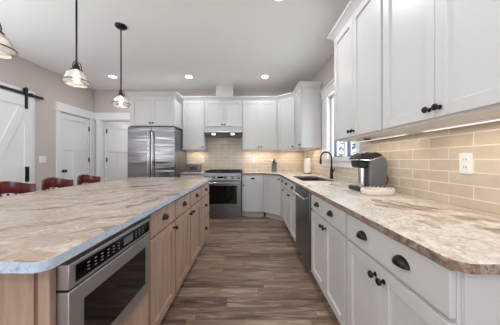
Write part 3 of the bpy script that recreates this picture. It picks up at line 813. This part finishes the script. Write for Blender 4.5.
sm = sh.modifiers.new('thick', 'SOLIDIFY'); sm.thickness = .003
MB().lathe([(.119*PK, PZ(-.928)), (.1245*PK, PZ(-.928)), (.1245*PK, PZ(-.937)), (.119*PK, PZ(-.937))], seg=48, caps=False).build('shade_band', M['bronze'], pd)
MB().lathe([(r*.8, PZ(z)) for r, z in [(.002, -.925), (.02, -.92), (.03, -.905), (.028, -.885), (.016, -.865), (.014, -.835)]], seg=18).build('bulb', M['bulb'], pd, ang=80)
dup(pd, (-1.49, 1.757, CZ), 'ribbed glass pendant lamp with dark rod, middle one over the island')
dup(pd, (-1.558, 2.47, CZ), 'ribbed glass pendant lamp farthest from the camera, its round canopy visible')

# ------------------------------------------------------------------ sliding barn door
bd = thing('barn_door', 'white sliding barn door with diagonal brace on the left wall', 'sliding door', (LX+.04, 2.32, .02), HP)
DWd, DH = 1.045, 2.175
b = MB(); f = .012
b.box(0, DWd, 0, .03, 0, DH)
for x0, x1 in ((0, .125), (DWd-.125, DWd)): b.box(x0, x1, -f, 0, 0, DH)
for z0, z1 in ((0, .16), (DH-.16, DH)): b.box(.125, DWd-.125, -f, 0, z0, z1)
def diag(xa, za, xb, zb, wd):
    d = Vector((xb-xa, zb-za)).normalized(); n = Vector((-d.y, d.x))*wd/2
    b.prism_axis([(xa+n.x, za+n.y), (xa-n.x, za-n.y), (xb-n.x, zb-n.y), (xb+n.x, zb+n.y)], -f+.001, 0, 'y')
diag(.155, .20, DWd-.155, DH-.20, .11)
b.build('door_panel', M['trim'], bd, bevel=.002)
MB().box(DWd-.125, DWd-.08, -.035, -.012, .82, 1.055).box(DWd-.115, DWd-.09, -.045, -.035, .83, 1.045).build('pull_handle', M['black'], bd)
for x in (.2, DWd-.105):
    MB().box(x-.02, x+.02, -.022, -.012, DH-.20, DH+.14).lathe([(.035, -.012), (.035, .008)], (x, 0, DH+.099), 'y', 20).build('hanger_strap', M['blackiron'], bd)
tk = thing('barn_door_track', 'black flat steel track above the sliding barn door', 'track', (LX, 1.2, 2.235), HP)
MB().box(0, 2.34, -.050, -.043, -.022, .022).build('bar', M['blackiron'], tk)
for x in (.1, .7, 1.3, 1.95): MB().lathe([(.01, -.001), (.01, -.043)], (x, 0, 0), 'y', 10).build('standoff', M['blackiron'], tk)
MB().box(2.12, 2.155, -.068, -.043, -.028, .028).build('stop', M['blackiron'], tk)

# ------------------------------------------------------------------ bar stools (local: sitter faces +x, crest runs along y)
GS = 'wooden bar stools at the island'
bs = thing('bar_stool', 'dark red wooden bar stool nearest the camera', 'bar stool', (-2.09, 1.93, 0), 0, GS)
b = MB(); b.add(*oval([(.85, .60), (.98, .612), (1, .63), (.97, .645), (.6, .638)], .195, .20)); b.build('seat', M['mahog'], bs, ang=60)
for sx in (-1, 1):
    for sy in (-1, 1):
        MB().tube([(sx*.13, sy*.13, .61), (sx*.155, sy*.155, .45), (sx*.17, sy*.17, .25), (sx*.18, sy*.18, 0)], .02, 10, [.022, .02, .024, .016]).build('leg', M['mahog'], bs)
ring = [( .168*math.sqrt(2)*math.cos(PI/4+HP*k), .168*math.sqrt(2)*math.sin(PI/4+HP*k), .25) for k in range(4)]
for k in range(4): MB().tube([ring[k], ring[(k+1) % 4]], .011, 8).build('foot_rail', M['mahog'], bs)
n = 24; vs = []; fs = []
for i in range(n+1):
    t = -1+2*i/n; ang = t*math.radians(62)
    top = .985+.022*math.cos(t*PI)
    bot = .872+.02*math.cos(t*PI)
    for r, z in ((.225, bot), (.252, bot), (.258, (top+bot)/2), (.252, top), (.232, top), (.224, (top+bot)/2)):
        vs.append((-.03-(r-.04)*math.cos(ang), .85*r*math.sin(ang), z-.022))
k6 = 6
for i in range(n):
    for j in range(k6): fs.append((i*k6+j, i*k6+(j+1)%k6, (i+1)*k6+(j+1)%k6, (i+1)*k6+j))
fs.append(tuple(range(k6))); fs.append(tuple(n*k6+j for j in range(k6))[::-1])
MB().add(vs, fs).build('crest_rail', M['mahog'], bs, ang=50)
for i in range(8):
    ang = math.radians(-56+16*i)
    p0 = (-.0-.165*math.cos(ang), .17*math.sin(ang), .635); p1 = (-.03-.199*math.cos(ang), .85*.239*math.sin(ang), .862)
    pm = tuple((a+c)/2 for a, c in zip(p0, p1))
    MB().tube([p0, pm, p1], .01, 8, [.009, .013, .008]).build('spindle', M['mahog'], bs)
dup(bs, (-2.06, 2.35, 0), 'dark red wooden bar stool between the other two stools')
dup(bs, (-2.055, 2.80, 0), 'dark red wooden bar stool farthest from the camera')

# ------------------------------------------------------------------ garden outside the sink window
struct(MB().box(1.6, 30, -6, 40, -.3, -.05).build('ground', M['lawn']))
def tree(x, y, h, rad, m, label, seed):
    rnd = random.Random(seed)
    t = thing('tree', label, 'tree', (x, y, -.05), 0, 'trees outside the window')
    MB().tube([(0, 0, 0), (.05, .03, h*.4), (0, .05, h*.8)], .1, 8, [.14, .1, .04]).build('trunk', M['bark'], t)
    b = MB()
    for i in range(1500):
        d = Vector((rnd.gauss(0, 1), rnd.gauss(0, 1), rnd.gauss(0, 1))).normalized()*rad*(rnd.random()**.4)
        c = Vector((0, 0, h*.62))+Vector((d.x, d.y, d.z*1.5)); s = .05+.05*rnd.random()
        u = Vector((rnd.gauss(0, 1), rnd.gauss(0, 1), rnd.gauss(0, 1))).normalized(); v = u.orthogonal().normalized()
        b.add([c-u*s, c+v*s*.5, c+u*s, c-v*s*.5], [(0, 1, 2, 3)])
    b.build('foliage', m, t)
tree(4.0, 7.6, 3.4, .95, M['leafB'], 'dark green tree outside the window, left in the glass', 1)
tree(6.6, 12.6, 4.4, 1.5, M['leafA'], 'light green tree outside the window, behind the mullion', 2)
tree(6.3, 8.4, 3.6, .95, M['leafA'], 'light green tree outside the window, right in the glass', 3)
